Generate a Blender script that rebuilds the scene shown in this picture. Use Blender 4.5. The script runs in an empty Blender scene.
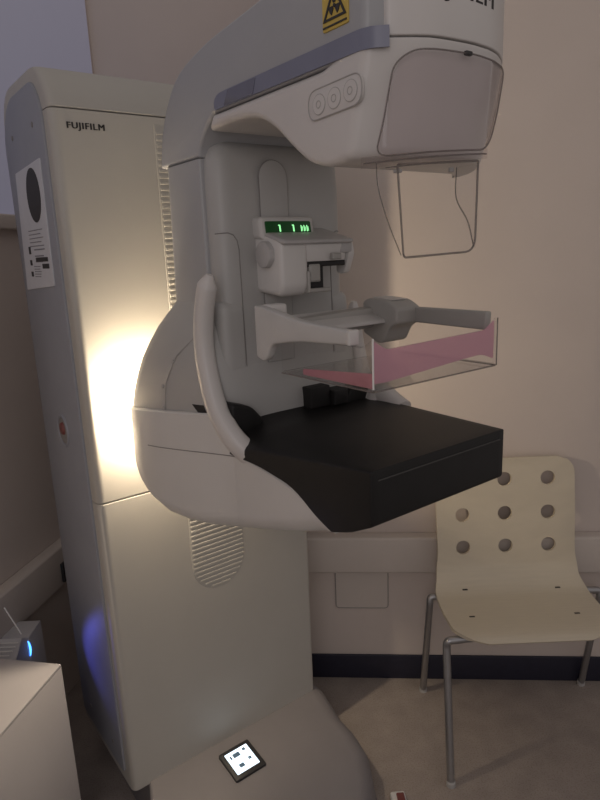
import bpy, bmesh, math, random
from mathutils import Vector, Matrix
from mathutils.bvhtree import BVHTree
random.seed(7)
PI = math.pi
SC = bpy.context.scene
COL = SC.collection

# ------------------------------------------------------------------ materials
def mat(name, col, rough=0.5, metal=0.0, noise=0.0, nscale=40.0, bump=0.0, bscale=300.0, spec=0.5, emit=None, estr=0.0):
    m = bpy.data.materials.new(name); m.use_nodes = True
    nt = m.node_tree; b = nt.nodes['Principled BSDF']
    b.inputs['Base Color'].default_value = (*col, 1)
    b.inputs['Roughness'].default_value = rough
    b.inputs['Metallic'].default_value = metal
    b.inputs['Specular IOR Level'].default_value = spec
    tc = nt.nodes.new('ShaderNodeTexCoord')
    if noise > 0:
        n = nt.nodes.new('ShaderNodeTexNoise'); n.inputs['Scale'].default_value = nscale
        n.inputs['Detail'].default_value = 5
        nt.links.new(tc.outputs['Object'], n.inputs['Vector'])
        r = nt.nodes.new('ShaderNodeValToRGB')
        r.color_ramp.elements[0].position = 0.3; r.color_ramp.elements[1].position = 0.7
        r.color_ramp.elements[0].color = (*[max(0, c * (1 - noise)) for c in col], 1)
        r.color_ramp.elements[1].color = (*[min(1, c * (1 + noise)) for c in col], 1)
        nt.links.new(n.outputs['Fac'], r.inputs['Fac'])
        nt.links.new(r.outputs['Color'], b.inputs['Base Color'])
    if bump > 0:
        n2 = nt.nodes.new('ShaderNodeTexNoise'); n2.inputs['Scale'].default_value = bscale
        nt.links.new(tc.outputs['Object'], n2.inputs['Vector'])
        bp = nt.nodes.new('ShaderNodeBump'); bp.inputs['Strength'].default_value = bump
        bp.inputs['Distance'].default_value = 0.002
        nt.links.new(n2.outputs['Fac'], bp.inputs['Height'])
        nt.links.new(bp.outputs['Normal'], b.inputs['Normal'])
    if emit:
        b.inputs['Emission Color'].default_value = (*emit, 1)
        b.inputs['Emission Strength'].default_value = estr
    return m

def clear(name, tint, gloss=0.08, edge=0.25):
    m = bpy.data.materials.new(name); m.use_nodes = True
    nt = m.node_tree; nt.nodes.clear()
    o = nt.nodes.new('ShaderNodeOutputMaterial')
    t = nt.nodes.new('ShaderNodeBsdfTransparent'); t.inputs['Color'].default_value = (*tint, 1)
    g = nt.nodes.new('ShaderNodeBsdfGlossy'); g.inputs['Roughness'].default_value = 0.08
    g.inputs['Color'].default_value = (.9, .9, .9, 1)
    lw = nt.nodes.new('ShaderNodeLayerWeight'); lw.inputs['Blend'].default_value = edge
    mp = nt.nodes.new('ShaderNodeMapRange'); mp.inputs['To Min'].default_value = gloss; mp.inputs['To Max'].default_value = 0.6
    mx = nt.nodes.new('ShaderNodeMixShader')
    nt.links.new(lw.outputs['Fresnel'], mp.inputs['Value'])
    nt.links.new(mp.outputs['Result'], mx.inputs['Fac'])
    nt.links.new(t.outputs[0], mx.inputs[1]); nt.links.new(g.outputs[0], mx.inputs[2])
    nt.links.new(mx.outputs[0], o.inputs['Surface'])
    return m

def film(name, col, alpha):
    m = mat(name, col, 0.45)
    m.node_tree.nodes['Principled BSDF'].inputs['Alpha'].default_value = alpha
    return m

def pinkmat(name, col, see):
    m = bpy.data.materials.new(name); m.use_nodes = True
    nt = m.node_tree; nt.nodes.clear()
    o = nt.nodes.new('ShaderNodeOutputMaterial')
    n = nt.nodes.new('ShaderNodeTexNoise'); n.inputs['Scale'].default_value = 25
    r = nt.nodes.new('ShaderNodeValToRGB')
    r.color_ramp.elements[0].color = (*[c*.94 for c in col], 1); r.color_ramp.elements[1].color = (*col, 1)
    nt.links.new(n.outputs['Fac'], r.inputs['Fac'])
    d = nt.nodes.new('ShaderNodeBsdfDiffuse'); t = nt.nodes.new('ShaderNodeBsdfTranslucent'); tr = nt.nodes.new('ShaderNodeBsdfTransparent')
    nt.links.new(r.outputs['Color'], d.inputs['Color']); nt.links.new(r.outputs['Color'], t.inputs['Color'])
    tr.inputs['Color'].default_value = (*[.5+.5*c for c in col], 1)
    a = nt.nodes.new('ShaderNodeMixShader'); a.inputs['Fac'].default_value = .5
    b = nt.nodes.new('ShaderNodeMixShader'); b.inputs['Fac'].default_value = see
    nt.links.new(d.outputs[0], a.inputs[1]); nt.links.new(t.outputs[0], a.inputs[2])
    nt.links.new(a.outputs[0], b.inputs[1]); nt.links.new(tr.outputs[0], b.inputs[2])
    nt.links.new(b.outputs[0], o.inputs['Surface'])
    return m

M = dict(
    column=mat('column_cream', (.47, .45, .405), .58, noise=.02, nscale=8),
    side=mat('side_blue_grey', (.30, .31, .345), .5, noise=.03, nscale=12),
    shell=mat('arm_light_grey', (.38, .385, .395), .38, noise=.02, nscale=10),
    white=mat('machine_white', (.64, .625, .60), .36, noise=.02, nscale=10),
    head=mat('head_warm_white', (.63, .605, .58), .36, noise=.02, nscale=10),
    basegrey=mat('base_grey', (.23, .215, .22), .5, noise=.03, nscale=10),
    body=mat('body_grey', (.43, .425, .41), .42, noise=.02, nscale=10),
    band=mat('band_slate', (.20, .21, .28), .35, noise=.03, nscale=20),
    banddark=mat('band_dark_lens', (.16, .165, .22), .25, noise=.03, nscale=20),
    black=mat('table_black', (.012, .0115, .0115), .45, noise=.1, nscale=30, bump=.12, bscale=900, spec=.3),
    blackin=mat('black_recess', (.012, .011, .011), .6, noise=.05),
    seam=mat('seam_shadow_gap', (.25, .24, .23), .7, noise=.05),
    grey=mat('holder_grey', (.37, .36, .335), .42, noise=.03, nscale=20),
    lightgrey=mat('holder_light', (.55, .54, .52), .4, noise=.03, nscale=20),
    knob=mat('knob_grey', (.45, .44, .43), .5, noise=.05),
    dark=mat('dark_plastic', (.03, .03, .032), .4, noise=.08),
    ink=mat('ink', (.035, .033, .033), .6, noise=.05),
    greyink=mat('grey_ink', (.22, .22, .24), .6, noise=.05),
    paper=mat('label_paper', (.60, .61, .64), .55, noise=.02),
    yellow=mat('sticker_yellow', (.58, .42, .09), .5, noise=.04),
    red=mat('button_red', (.20, .06, .055), .4, noise=.05),
    green=mat('readout_green', (.0, .03, .005), .3, emit=(.05, .55, .10), estr=.025),
    greenlit=mat('readout_digit', (.1, .6, .2), .3, emit=(.35, 1, .40), estr=1.1),
    lcd=mat('lcd_backlit', (.6, .7, .8), .3, emit=(.72, .88, 1.0), estr=1.6),
    lcdmark=mat('lcd_mark', (.08, .13, .18), .4, emit=(.10, .18, .26), estr=.3),
    led=mat('blue_led', (.1, .3, 1), .3, emit=(.05, .25, 1.0), estr=5.0),
    lamp=mat('warm_led', (1, .9, .7), .3, emit=(1.0, .80, .52), estr=25.0),
    chairw=mat('chair_ply_cream', (.66, .59, .46), .45, noise=.03, nscale=6),
    chrome=mat('chair_steel', (.42, .42, .43), .35, metal=.9, noise=.05),
    slot=mat('slot_dark', (.06, .05, .04), .6, noise=.05),
    wall=mat('wall_paint', (.64, .565, .515), .75, noise=.015, nscale=6, bump=.08, bscale=120),
    trunk=mat('trunking_white', (.62, .56, .51), .5, noise=.02, nscale=8),
    navy=mat('navy_skirting', (.018, .018, .035), .5, noise=.1),
    cab=mat('cabinet_white', (.43, .41, .415), .45, noise=.02, nscale=8),
    equip=mat('equipment_white', (.56, .55, .56), .4, noise=.02, nscale=8),
    pale=mat('pale_plastic', (.78, .77, .75), .4, noise=.02),
    clearp=clear('clear_polycarbonate', (.975, .972, .97), .02, .10),
    tint=clear('tinted_polycarbonate', (.945, .925, .93), .02, .10),
    dusk=mat('frosted_pane', (.30, .30, .34), .6, noise=.03, nscale=3, emit=(.62, .60, .80), estr=.155),
    slotline=mat('slot_line', (.06, .057, .055), .6, noise=.05),
    softline=mat('soft_line', (.40, .385, .37), .7, noise=.05),
    rim=film('polished_edge', (.21, .18, .165), .6),
    pink=pinkmat('pink_cover', (.98, .66, .77), .42),
    pinkfilm=pinkmat('pink_film', (.93, .52, .60), .55),
)
# floor: speckled vinyl
fm = mat('floor_vinyl', (.37, .32, .285), .55, noise=.10, nscale=14, bump=.05, bscale=200)
nt = fm.node_tree
b = nt.nodes['Principled BSDF']
tc = nt.nodes.new('ShaderNodeTexCoord')
vo = nt.nodes.new('ShaderNodeTexNoise'); vo.inputs['Scale'].default_value = 220; vo.inputs['Detail'].default_value = 2
nt.links.new(tc.outputs['Object'], vo.inputs['Vector'])
rp = nt.nodes.new('ShaderNodeValToRGB'); rp.color_ramp.elements[0].position = .34; rp.color_ramp.elements[1].position = .5
rp.color_ramp.elements[0].color = (.80, .78, .76, 1); rp.color_ramp.elements[1].color = (1, 1, 1, 1)
nt.links.new(vo.outputs['Fac'], rp.inputs['Fac'])
mx = nt.nodes.new('ShaderNodeMix'); mx.data_type = 'RGBA'; mx.blend_type = 'MULTIPLY'; mx.inputs[0].default_value = 1
src = b.inputs['Base Color'].links[0].from_socket
nt.links.new(src, mx.inputs[6]); nt.links.new(rp.outputs['Color'], mx.inputs[7])
nt.links.new(mx.outputs[2], b.inputs['Base Color'])
M['floor'] = fm
# plywood grain for the chair: faint stretched noise
cm = M['chairw'].node_tree
for n in cm.nodes:
    if n.type == 'TEX_NOISE':
        mp = cm.nodes.new('ShaderNodeMapping'); mp.inputs['Scale'].default_value = (1.5, 30, 1.5)
        tcn = [k for k in cm.nodes if k.type == 'TEX_COORD'][0]
        cm.links.new(tcn.outputs['Object'], mp.inputs['Vector']); cm.links.new(mp.outputs['Vector'], n.inputs['Vector'])

# ------------------------------------------------------------------ mesh helpers
def link(name, verts, faces, m, parent=None, smooth=35, loc=None):
    me = bpy.data.meshes.new(name)
    me.from_pydata([tuple(v) for v in verts], [], faces)
    bm = bmesh.new(); bm.from_mesh(me)
    bmesh.ops.recalc_face_normals(bm, faces=bm.faces)
    bm.to_mesh(me); bm.free()
    return link_me(name, me, m, parent, smooth)

def link_me(name, me, m, parent=None, smooth=35):
    for p in me.polygons: p.use_smooth = True
    me.set_sharp_from_angle(angle=math.radians(smooth))
    me.materials.append(M[m])
    o = bpy.data.objects.new(name, me); COL.objects.link(o)
    if parent: o.parent = parent
    return o

def join(*parts):
    V, Fc = [], []
    for v, f in parts:
        n = len(V); V += [tuple(x) for x in v]; Fc += [tuple(i + n for i in g) for g in f]
    return V, Fc

def L(w, d, z): return (w, -d, z)          # machine coordinates: w across, d towards the patient, z up

def loft(loops, closed_ends=True):
    n = len(loops[0]); V = [p for l in loops for p in l]; Fc = []
    for i in range(len(loops) - 1):
        for j in range(n):
            k = (j + 1) % n
            Fc.append((i*n + j, i*n + k, (i+1)*n + k, (i+1)*n + j))
    if closed_ends:
        Fc.append(tuple(range(n))[::-1]); Fc.append(tuple((len(loops)-1)*n + j for j in range(n)))
    return V, Fc

class Prof(list):
    """closed outline that remembers its corners, so that it can be inset cleanly"""
    pass

def round_poly(pts, radii, k=5, maxseg=None, counts=None):
    """round the corners of a closed 2-D polygon"""
    n = len(pts); segs = []
    if not isinstance(radii, (list, tuple)): radii = [radii]*n
    corners = []
    for i in range(n):
        p = Vector(pts[i]); a = Vector(pts[i-1]); c = Vector(pts[(i+1) % n])
        la = (a-p).length; lc = (c-p).length
        r = max(1e-6, min(radii[i], la*.48, lc*.48))
        s = p + (a-p)/la*r; e = p + (c-p)/lc*r
        corners.append([s*(1-t/k)**2 + p*2*(t/k)*(1-t/k) + e*(t/k)**2 for t in range(k+1)])
    out = Prof(); cts = []
    for i in range(n):
        out.extend(tuple(q) for q in corners[i])
        p = corners[i][-1]; q = corners[(i+1) % n][0]
        m_ = counts[i] if counts else (int((q-p).length/maxseg) if maxseg else 0)
        cts.append(m_)
        for t in range(1, m_+1): out.append(tuple(p.lerp(q, t/(m_+1))))
    out.args = (list(pts), list(radii), k, cts)
    return out

def inset(prof, amt):
    if amt < 1e-6: return prof
    if not isinstance(prof, Prof): return offset_poly(prof, amt)
    pts, radii, k, cts = prof.args; n = len(pts)
    area = sum(pts[i][0]*pts[(i+1) % n][1]-pts[(i+1) % n][0]*pts[i][1] for i in range(n)); s = 1 if area > 0 else -1
    P2, R2 = [], []
    for i in range(n):
        p = Vector(pts[i]); e1 = (p-Vector(pts[i-1])).normalized(); e2 = (Vector(pts[(i+1) % n])-p).normalized()
        n1 = Vector((-e1.y, e1.x))*s; n2 = Vector((-e2.y, e2.x))*s
        nn = (n1+n2).normalized(); P2.append(tuple(p+nn*amt/max(.5, nn.dot(n2))))
        convex = (e1.x*e2.y-e1.y*e2.x)*s > 0
        R2.append(max(.0004, radii[i]-amt) if convex else radii[i]+amt)
    return round_poly(P2, R2, k, None, cts)

def offset_poly(pts, amt):
    n = len(pts); area = sum(pts[i][0]*pts[(i+1) % n][1]-pts[(i+1) % n][0]*pts[i][1] for i in range(n))
    s = 1 if area > 0 else -1; out = []
    for i in range(n):
        p = Vector(pts[i]); a = Vector(pts[i-1]); c = Vector(pts[(i+1) % n])
        e1 = (p-a); e2 = (c-p)
        n1 = Vector((-e1.y, e1.x)).normalized() if e1.length > 1e-9 else Vector((0, 0))
        n2 = Vector((-e2.y, e2.x)).normalized() if e2.length > 1e-9 else Vector((0, 0))
        nn = n1+n2
        if nn.length < 1e-6: out.append(tuple(p)); continue
        nn.normalize(); cs = max(.6, nn.dot(n2))
        out.append(tuple(p + nn*s*amt/cs))
    return out

def puffy(profile, w0, w1, r, seg=4, mid=1, deform=None, rr=None, axis='w'):
    """prism of a closed (d,z) profile from w0 to w1 with rounded rims"""
    sl = []
    for k in range(seg+1):
        a = k/seg*PI/2; sl.append((w0 + r*(1-math.cos(a)), r*(1-math.sin(a))))
    r2 = r if rr is None else rr
    for k in range(1, mid): sl.append((w0+r + (w1-r2-w0-r)*k/mid, 0))
    for k in range(seg, -1, -1):
        a = k/seg*PI/2; sl.append((w1 - r2*(1-math.cos(a)), r2*(1-math.sin(a))))
    loops = []
    for w, ins in sl:
        pr = inset(profile, ins)
        lp = []
        for (a, z) in pr:
            if axis == 'w': p = (w, a, z)            # profile in (d,z)
            elif axis == 'd': p = (a, w, z)          # profile in (w,z)
            else: p = (a, z, w)                      # profile in (w,d)
            if deform: p = deform(*p)
            lp.append(L(*p))
        loops.append(lp)
    return loft(loops)

def rbox(w0, w1, d0, d1, z0, z1, r=.004, seg=2, cr=None, axis='d'):
    cr = r if cr is None else cr
    if axis == 'd': return puffy(round_poly([(w0, z0), (w1, z0), (w1, z1), (w0, z1)], cr), d0, d1, r, seg, axis='d')
    if axis == 'w': return puffy(round_poly([(d0, z0), (d1, z0), (d1, z1), (d0, z1)], cr), w0, w1, r, seg, axis='w')
    return puffy(round_poly([(w0, d0), (w1, d0), (w1, d1), (w0, d1)], cr), z0, z1, r, seg, axis='z')

def wbox(x0, x1, y0, y1, z0, z1, r=.003, seg=2):
    """rounded box in plain x,y,z"""
    V, Fc = rbox(x0, x1, -y1, -y0, z0, z1, r, seg, axis='z')
    return V, Fc

def tube(path, rad, n=10, cap=True, closed=False):
    path = [Vector(p) for p in path]; loops = []
    m_ = len(path); prev = None
    for i, p in enumerate(path):
        if closed: t = path[(i+1) % m_]-path[i-1]
        else: t = path[min(i+1, m_-1)]-path[max(i-1, 0)]
        t.normalize()
        if prev is None:
            u = t.orthogonal().normalized()
        else:
            u = (prev - t*prev.dot(t)).normalized()
        prev = u; v = t.cross(u)
        rr = rad[i] if isinstance(rad, (list, tuple)) else rad
        loops.append([p + (u*math.cos(2*PI*k/n)+v*math.sin(2*PI*k/n))*rr for k in range(n)])
    if closed: loops.append(loops[0]); return loft(loops, False)
    return loft(loops, cap)

def smooth_path(pts, k=8):
    """Catmull-Rom through 3-D points"""
    P = [Vector(p) for p in pts]; P = [P[0]*2-P[1]] + P + [P[-1]*2-P[-2]]; out = []
    for i in range(1, len(P)-2):
        a, b_, c, d = P[i-1:i+3]
        for t in range(k):
            t /= k
            out.append(.5*((2*b_)+(c-a)*t+(2*a-5*b_+4*c-d)*t*t+(3*b_-a-3*c+d)*t**3))
    out.append(P[-2]); return out

def bend_path(pts, r, k=6):
    """polyline with rounded bends"""
    P = [Vector(p) for p in pts]; out = [P[0]]
    for i in range(1, len(P)-1):
        a, p, c = P[i-1], P[i], P[i+1]
        q = min(r, (a-p).length*.48, (c-p).length*.48)
        s = p+(a-p).normalized()*q; e = p+(c-p).normalized()*q
        for t in range(k+1):
            t /= k; out.append(s*(1-t)**2+p*2*t*(1-t)+e*t*t)
    out.append(P[-1]); return out

def disc(c, nrm, r, th, n=24, r2=None):
    """short cylinder, base centred at c, axis nrm"""
    c = Vector(c); nrm = Vector(nrm).normalized(); u = nrm.orthogonal().normalized(); v = nrm.cross(u)
    r2 = r if r2 is None else r2
    f = lambda h, q: [c+nrm*h+(u*math.cos(2*PI*k/n)+v*math.sin(2*PI*k/n))*q for k in range(n)]
    bv = min(th*.25, r*.2)
    return loft([f(0, r), f(th-bv, r2), f(th, r2-bv)])

def text_mesh(s, height, th, org, xd, yd, warp=None, bold=.02):
    cu = bpy.data.curves.new('lettering', 'FONT'); cu.body = s; cu.size = 1; cu.extrude = .01; cu.offset = bold
    cu.resolution_u = 3; cu.space_character = 1.14
    o = bpy.data.objects.new('lettering', cu); COL.objects.link(o)
    bpy.context.view_layer.update()
    dg = bpy.context.evaluated_depsgraph_get()
    me = bpy.data.meshes.new_from_object(o.evaluated_get(dg))
    bpy.data.objects.remove(o); bpy.data.curves.remove(cu)
    xs = [v.co.x for v in me.vertices]; ys = [v.co.y for v in me.vertices]
    x0, x1, y0, y1 = min(xs), max(xs), min(ys), max(ys)
    wid, hei = height
    bm = bmesh.new(); bm.from_mesh(me)
    n0 = list(bm.verts)+list(bm.edges)+list(bm.faces)
    for sh in (-.035, .035):                                   # embolden sideways
        g = bmesh.ops.duplicate(bm, geom=n0)
        for e in g['geom']:
            if isinstance(e, bmesh.types.BMVert): e.co.x += sh*(y1-y0)
    bm.to_mesh(me); bm.free()
    xd = Vector(xd).normalized(); yd = Vector(yd).normalized(); zd = xd.cross(yd)
    for v in me.vertices:
        a = (v.co.x-x0)/(x1-x0)*wid; b_ = (v.co.y-y0)/(y1-y0)*hei; c = th if v.co.z > 0 else 0
        if warp: v.co = warp(a, b_, c)
        else: v.co = Vector(org)+xd*a+yd*b_+zd*c
    return me

def thing(name, label, cat, loc=(0, 0, 0), rz=0, group=None):
    o = bpy.data.objects.new(name, None); COL.objects.link(o)
    o.empty_display_size = .1
    o.location = loc; o.rotation_euler = (0, 0, rz); o['label'] = label; o['category'] = cat
    if group: o['group'] = group
    return o

def structure(name, data, m, smooth=35):
    o = link(name, *data, m, None, smooth); o['kind'] = 'structure'; return o

# ================================================================== THE ROOM
def slab(p0, p1, th, z0, z1):
    """wall slab: visible face on line p0->p1, thickness on the far side (left of direction)"""
    a = Vector((*p0, 0)); b_ = Vector((*p1, 0)); t = (b_-a).normalized(); n = Vector((-t.y, t.x, 0))*th
    q = [a, b_, b_+n, a+n]
    V = [(p.x, p.y, z) for z in (z0, z1) for p in q]
    return V, [(0, 1, 2, 3), (4, 5, 6, 7), (0, 1, 5, 4), (1, 2, 6, 5), (2, 3, 7, 6), (3, 0, 4, 7)]

LW0 = Vector((-.93, 1.84)); LD = Vector((.2, 1)).normalized()          # left wall line
def lw(t): return LW0+LD*t
CORNER = lw(.85)
BW0 = Vector((.005, 2.026)); BD = Vector((1.038, -.087)).normalized()   # back wall line
def bw(x): return BW0+BD*((x-BW0.x)/BD.x)
H = 2.75
floor = structure('floor', ([(-3, -2.2, 0), (3, -2.2, 0), (3, 3.2, 0), (-3, 3.2, 0), (-3, -2.2, -.05), (3, -2.2, -.05), (3, 3.2, -.05), (-3, 3.2, -.05)],
    [(0, 1, 2, 3), (4, 5, 6, 7), (0, 1, 5, 4), (1, 2, 6, 5), (2, 3, 7, 6), (3, 0, 4, 7)]), 'floor')
STEP = bw(-.02); STEPB = STEP + Vector((.087, 1.038)).normalized()*.62
ENDR = bw(2.6)
structure('wall_back', slab((STEP.x, STEP.y), (ENDR.x, ENDR.y), .62, 0, H), 'wall')
ALC = CORNER
structure('wall_alcove', slab((ALC.x-.02, ALC.y+.02), (STEPB.x+.1, STEPB.y+.0), .1, 0, H), 'wall')
e0 = lw(-3.4)
structure('wall_left', slab((e0.x, e0.y), (CORNER.x+.01, CORNER.y+.05), .1, 0, H), 'wall')
# dark skirting along the back wall
def wall_strip(a, b_, off, z0, z1, r=.006, side=1):
    """bar standing proud of a wall, between wall points a and b"""
    a = Vector(a); b_ = Vector(b_); t = (b_-a).normalized(); n = Vector((t.y, -t.x))*side
    ln = (b_-a).length
    V, Fc = wbox(0, ln, 0, off, z0, z1, r, 3)
    return [(a.x+t.x*x+n.x*y, a.y+t.y*x+n.y*y, z) for x, y, z in V], Fc
structure('baseboard_back', wall_strip(bw(-.015), bw(2.5), .008, .0, .098, .003), 'navy')
structure('trim_1', wall_strip(bw(-.015), bw(2.5), .05, .452, .585, .008), 'trunk')          # trunking, back wall
structure('trim_2', wall_strip(lw(-2.6), lw(.80), .05, .45, .59, .008), 'trunk')            # trunking, left wall
structure('trim_3', wall_strip(lw(-2.6), lw(.80), .035, 1.655, 1.70, .006), 'trunk')         # rail, left wall

structure('window_1', wall_strip(lw(-2.6), lw(.846), .006, 1.70, 2.70, .002), 'dusk')        # frosted dusk-lit pane above the rail

# ================================================================== THE MAMMOGRAPHY MACHINE
AZ = math.radians(36.5)
O = Vector((-.48967, 1.37889, 0))
mach = thing('mammography_machine', 'tall off-white breast X-ray machine with black table and curved arm, standing in the corner', 'medical machine', O, AZ)
CW = .31                                                           # centre line in w
COLW, COLD = .62, .405

# ---- base
def base_loops():
    loops = []
    for d, hw, h in [(-.44, .30, .10), (-.42, .335, .155), (-.2, .345, .165), (0, .35, .165), (.06, .335, .163), (.12, .318, .158), (.19, .318, .148),
                     (.26, .305, .132), (.32, .268, .112), (.37, .215, .092), (.41, .15, .072), (.435, .07, .055)]:
        r = min(.06, h*.7); lp = [(-hw-.012, 0), (hw+.012, 0)]
        for k in range(9):
            a = k/8*PI/2; lp.append((hw-r*1.0+r*math.cos(a), h-r+r*math.sin(a)))
        for k in range(9):
            a = PI/2+k/8*PI/2; r2 = min(r, .014); lp.append((-hw-.008+r2+r2*math.cos(a), h-r2+r2*math.sin(a)))
        loops.append([L(CW+(x if x > 0 else x*((.26 if d < .02 else .295)/.35)), d, z) for x, z in lp])
    return loops
base = link('base', *loft(base_loops()), 'basegrey', mach, 40)
# touch display on the base, tilted forward
def tilted(cw, cd, cz, tilt):
    """map local (x across, y up-slope, h) to machine coordinates"""
    t = math.radians(tilt)
    return lambda x, y, h: L(cw+x, cd-y*math.cos(t)+h*math.sin(t), cz+y*math.sin(t)+h*math.cos(t))
def mapped_box(f, x0, x1, y0, y1, h0, h1, r=.002, cr=None):
    V, Fc = rbox(x0, x1, y0, y1, h0, h1, r, 2, cr, axis='z')
    return [f(v[0], -v[1], v[2]) for v in V], Fc
dt = tilted(.281, .098, .162, 7)
disp = link('touch_display', *mapped_box(dt, -.049, .049, -.05, .05, -.006, .006, .002, .006), 'dark', mach)
link('screen', *mapped_box(dt, -.036, .036, -.036, .038, .0055, .0068, .0004, .002), 'lcd', disp)
marks = join(*[mapped_box(dt, a, b_, c, d, .0066, .0074, .0002, .0002) for a, b_, c, d in
     [(-.027, -.022, .014, .026), (-.017, .004, .014, .028), (.016, .025, .022, .031), (-.018, -.003, -.022, -.010), (.016, .025, -.012, -.003)]])
link('screen_icons', *marks, 'lcdmark', disp)
# foot castor on the left of the base
link('castor', *puffy(round_poly([(-.02+.03*math.cos(2*PI*k/16)-.03, .032+.03*math.sin(2*PI*k/16)) for k in range(16)], 0), -.085, -.055, .006, 2), 'dark', mach)

# ---- column
ZB, ZS1, ZS2, ZT = .155, .984, 1.862, 1.956
def col_cover(name, z0, z1, top=False):
    def plan(dz_front, z, back):
        # rounded left and right front edges
        return [L(w, d, z) for w, d in round_poly([(0, back), (COLW, back), (COLW, dz_front), (0, dz_front)], [.03, .03, .014, .020], 6)]
    if not top:
        lo = [plan(-.0015, z0+.001, -COLD), plan(0, z0+.003, -COLD), plan(0, z1-.003, -COLD), plan(-.0015, z1-.001, -COLD)]
    else:
        lo = [plan(-.0015, z0+.001, -COLD), plan(0, z0+.003, -COLD)]
        for dz, df, bk in [(.02, -.004, -.400), (.045, -.016, -.392), (.07, -.036, -.375), (.085, -.055, -.352), (.092, -.072, -.33), (.094, -.09, -.31)]:
            lo.append(plan(df, z0+dz, bk))
    return link(name, *loft(lo), 'column', mach, 30)
lower_cover = col_cover('lower_cover', ZB, ZS1)
upper_cover = col_cover('upper_cover', ZS1, ZS2)
col_cover('top_cover', ZS2, ZT, True)
# blue-grey side panel on the left flank
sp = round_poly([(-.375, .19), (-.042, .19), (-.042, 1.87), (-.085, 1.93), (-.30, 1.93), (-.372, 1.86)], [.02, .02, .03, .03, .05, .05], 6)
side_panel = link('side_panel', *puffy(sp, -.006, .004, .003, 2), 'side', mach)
for d, z in [(-.11, 1.845), (-.29, 1.845), (-.11, .25), (-.29, .25)]:
    link('screw', *disc(L(d=d, w=-.0055, z=z), (-1, 0, 0), .006, .002, 12), 'seam', side_panel)
# information label with a big dark oval, text bars and pictograms
lab = link('label_sticker', *puffy(round_poly([(-.338, 1.484), (-.094, 1.497), (-.082, 1.773), (-.300, 1.765)], .004), -.0085, -.0055, .0004, 1), 'paper', mach)
def flank(pts, w0, w1): return puffy(pts, w0, w1, .0002, 1)
def flat_rect(d0, d1, z0, z1, sk=0): return [(d0, z0), (d1, z0), (d1+sk, z1), (d0+sk, z1)]
ov = [(-.163+.054*math.cos(2*PI*k/32), 1.702+.060*math.sin(2*PI*k/32)) for k in range(32)]
link('dark_oval', *flank(ov, -.0098, -.008), 'ink', lab)
txt = []
for i, z in enumerate([1.625, 1.616, 1.607, 1.598, 1.589]):
    txt.append(flank(flat_rect(-.25, -.13 - .02*(i % 2), z, z+.002), -.0092, -.008))
for i, z in enumerate([1.580, 1.565, 1.552]):
    txt.append(flank(flat_rect(-.22, -.13 - .015*i, z, z+.003), -.0092, -.008))
for i in range(5): txt.append(flank(flat_rect(-.24, -.19+.004*(i % 3), 1.517+i*.006, 1.519+i*.006), -.0092, -.008))
link('text_lines', *join(*txt), 'greyink', lab)
link('text_bars', *join(flank(flat_rect(-.215, -.115, 1.553, 1.563), -.0095, -.008), flank(flat_rect(-.165, -.112, 1.537, 1.548), -.0095, -.008),
    flank(flat_rect(-.268, -.252, 1.572, 1.590), -.0095, -.008), flank(flat_rect(-.270, -.253, 1.545, 1.558), -.0095, -.008), flank(flat_rect(-.272, -.255, 1.518, 1.530), -.0095, -.008)), 'ink', lab)
# emergency button with ring
ring = []
for k in range(32):
    a = 2*PI*k/32; ring.append(L(-.006, -.186+.040*math.cos(a), 1.133+.040*math.sin(a)))
eb = link('button_ring', *tube(ring, .004, 8, closed=True), 'side', mach)
link('button_well', *disc(L(-.005, -.186, 1.133), (-1, 0, 0), .034, .003, 28), 'seam', eb)
link('red_button', *disc(L(-.0075, -.180, 1.140), (-1, 0, 0), .017, .006, 24, .015), 'red', eb)
# ribbed vent slot down the middle of the column front
def slot_outline(w0, w1, z0, z1, k=16):
    r = (w1-w0)/2; c = (w0+w1)/2
    return [(c+r*math.cos(PI+PI*i/k), z0+r+r*math.sin(PI+PI*i/k)) for i in range(k+1)] + [(w1, z1), (w0, z1)]
vent = link('vent_panel', *puffy(slot_outline(.228, .392, .655, 1.845), -.004, .0014, .0008, 1, axis='d'), 'column', mach)
ribs = []
z = .662
while z < 1.835:
    r = .082; zc = .655+r
    hw = .078 if z > zc else math.sqrt(max(0, r*r-(zc-z)**2))-.004
    if hw > .012:
        cw = CW; ribs.append(rbox(cw-hw, cw+hw, .0005, .0028, z, z+.0065, .0009, 1, axis='d'))
    z += .0135
link('vent_ribs', *join(*ribs), 'column', vent)
lt = text_mesh('FUJIFILM', (.080, .0165), .0012, L(.033, .0004, 1.8185), (1, 0, 0), (0, 0, 1), bold=.0)
link_me('brand_lettering', lt, 'ink', mach)

# ---- hub and lamp between the column and the arm
hub = puffy([(CW+.045*math.cos(2*PI*k/32), 1.050+.042*math.sin(2*PI*k/32)) for k in range(32)], .004, .12, .004, 2, axis='d')
link('pivot_hub', *hub, 'grey', mach)

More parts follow.
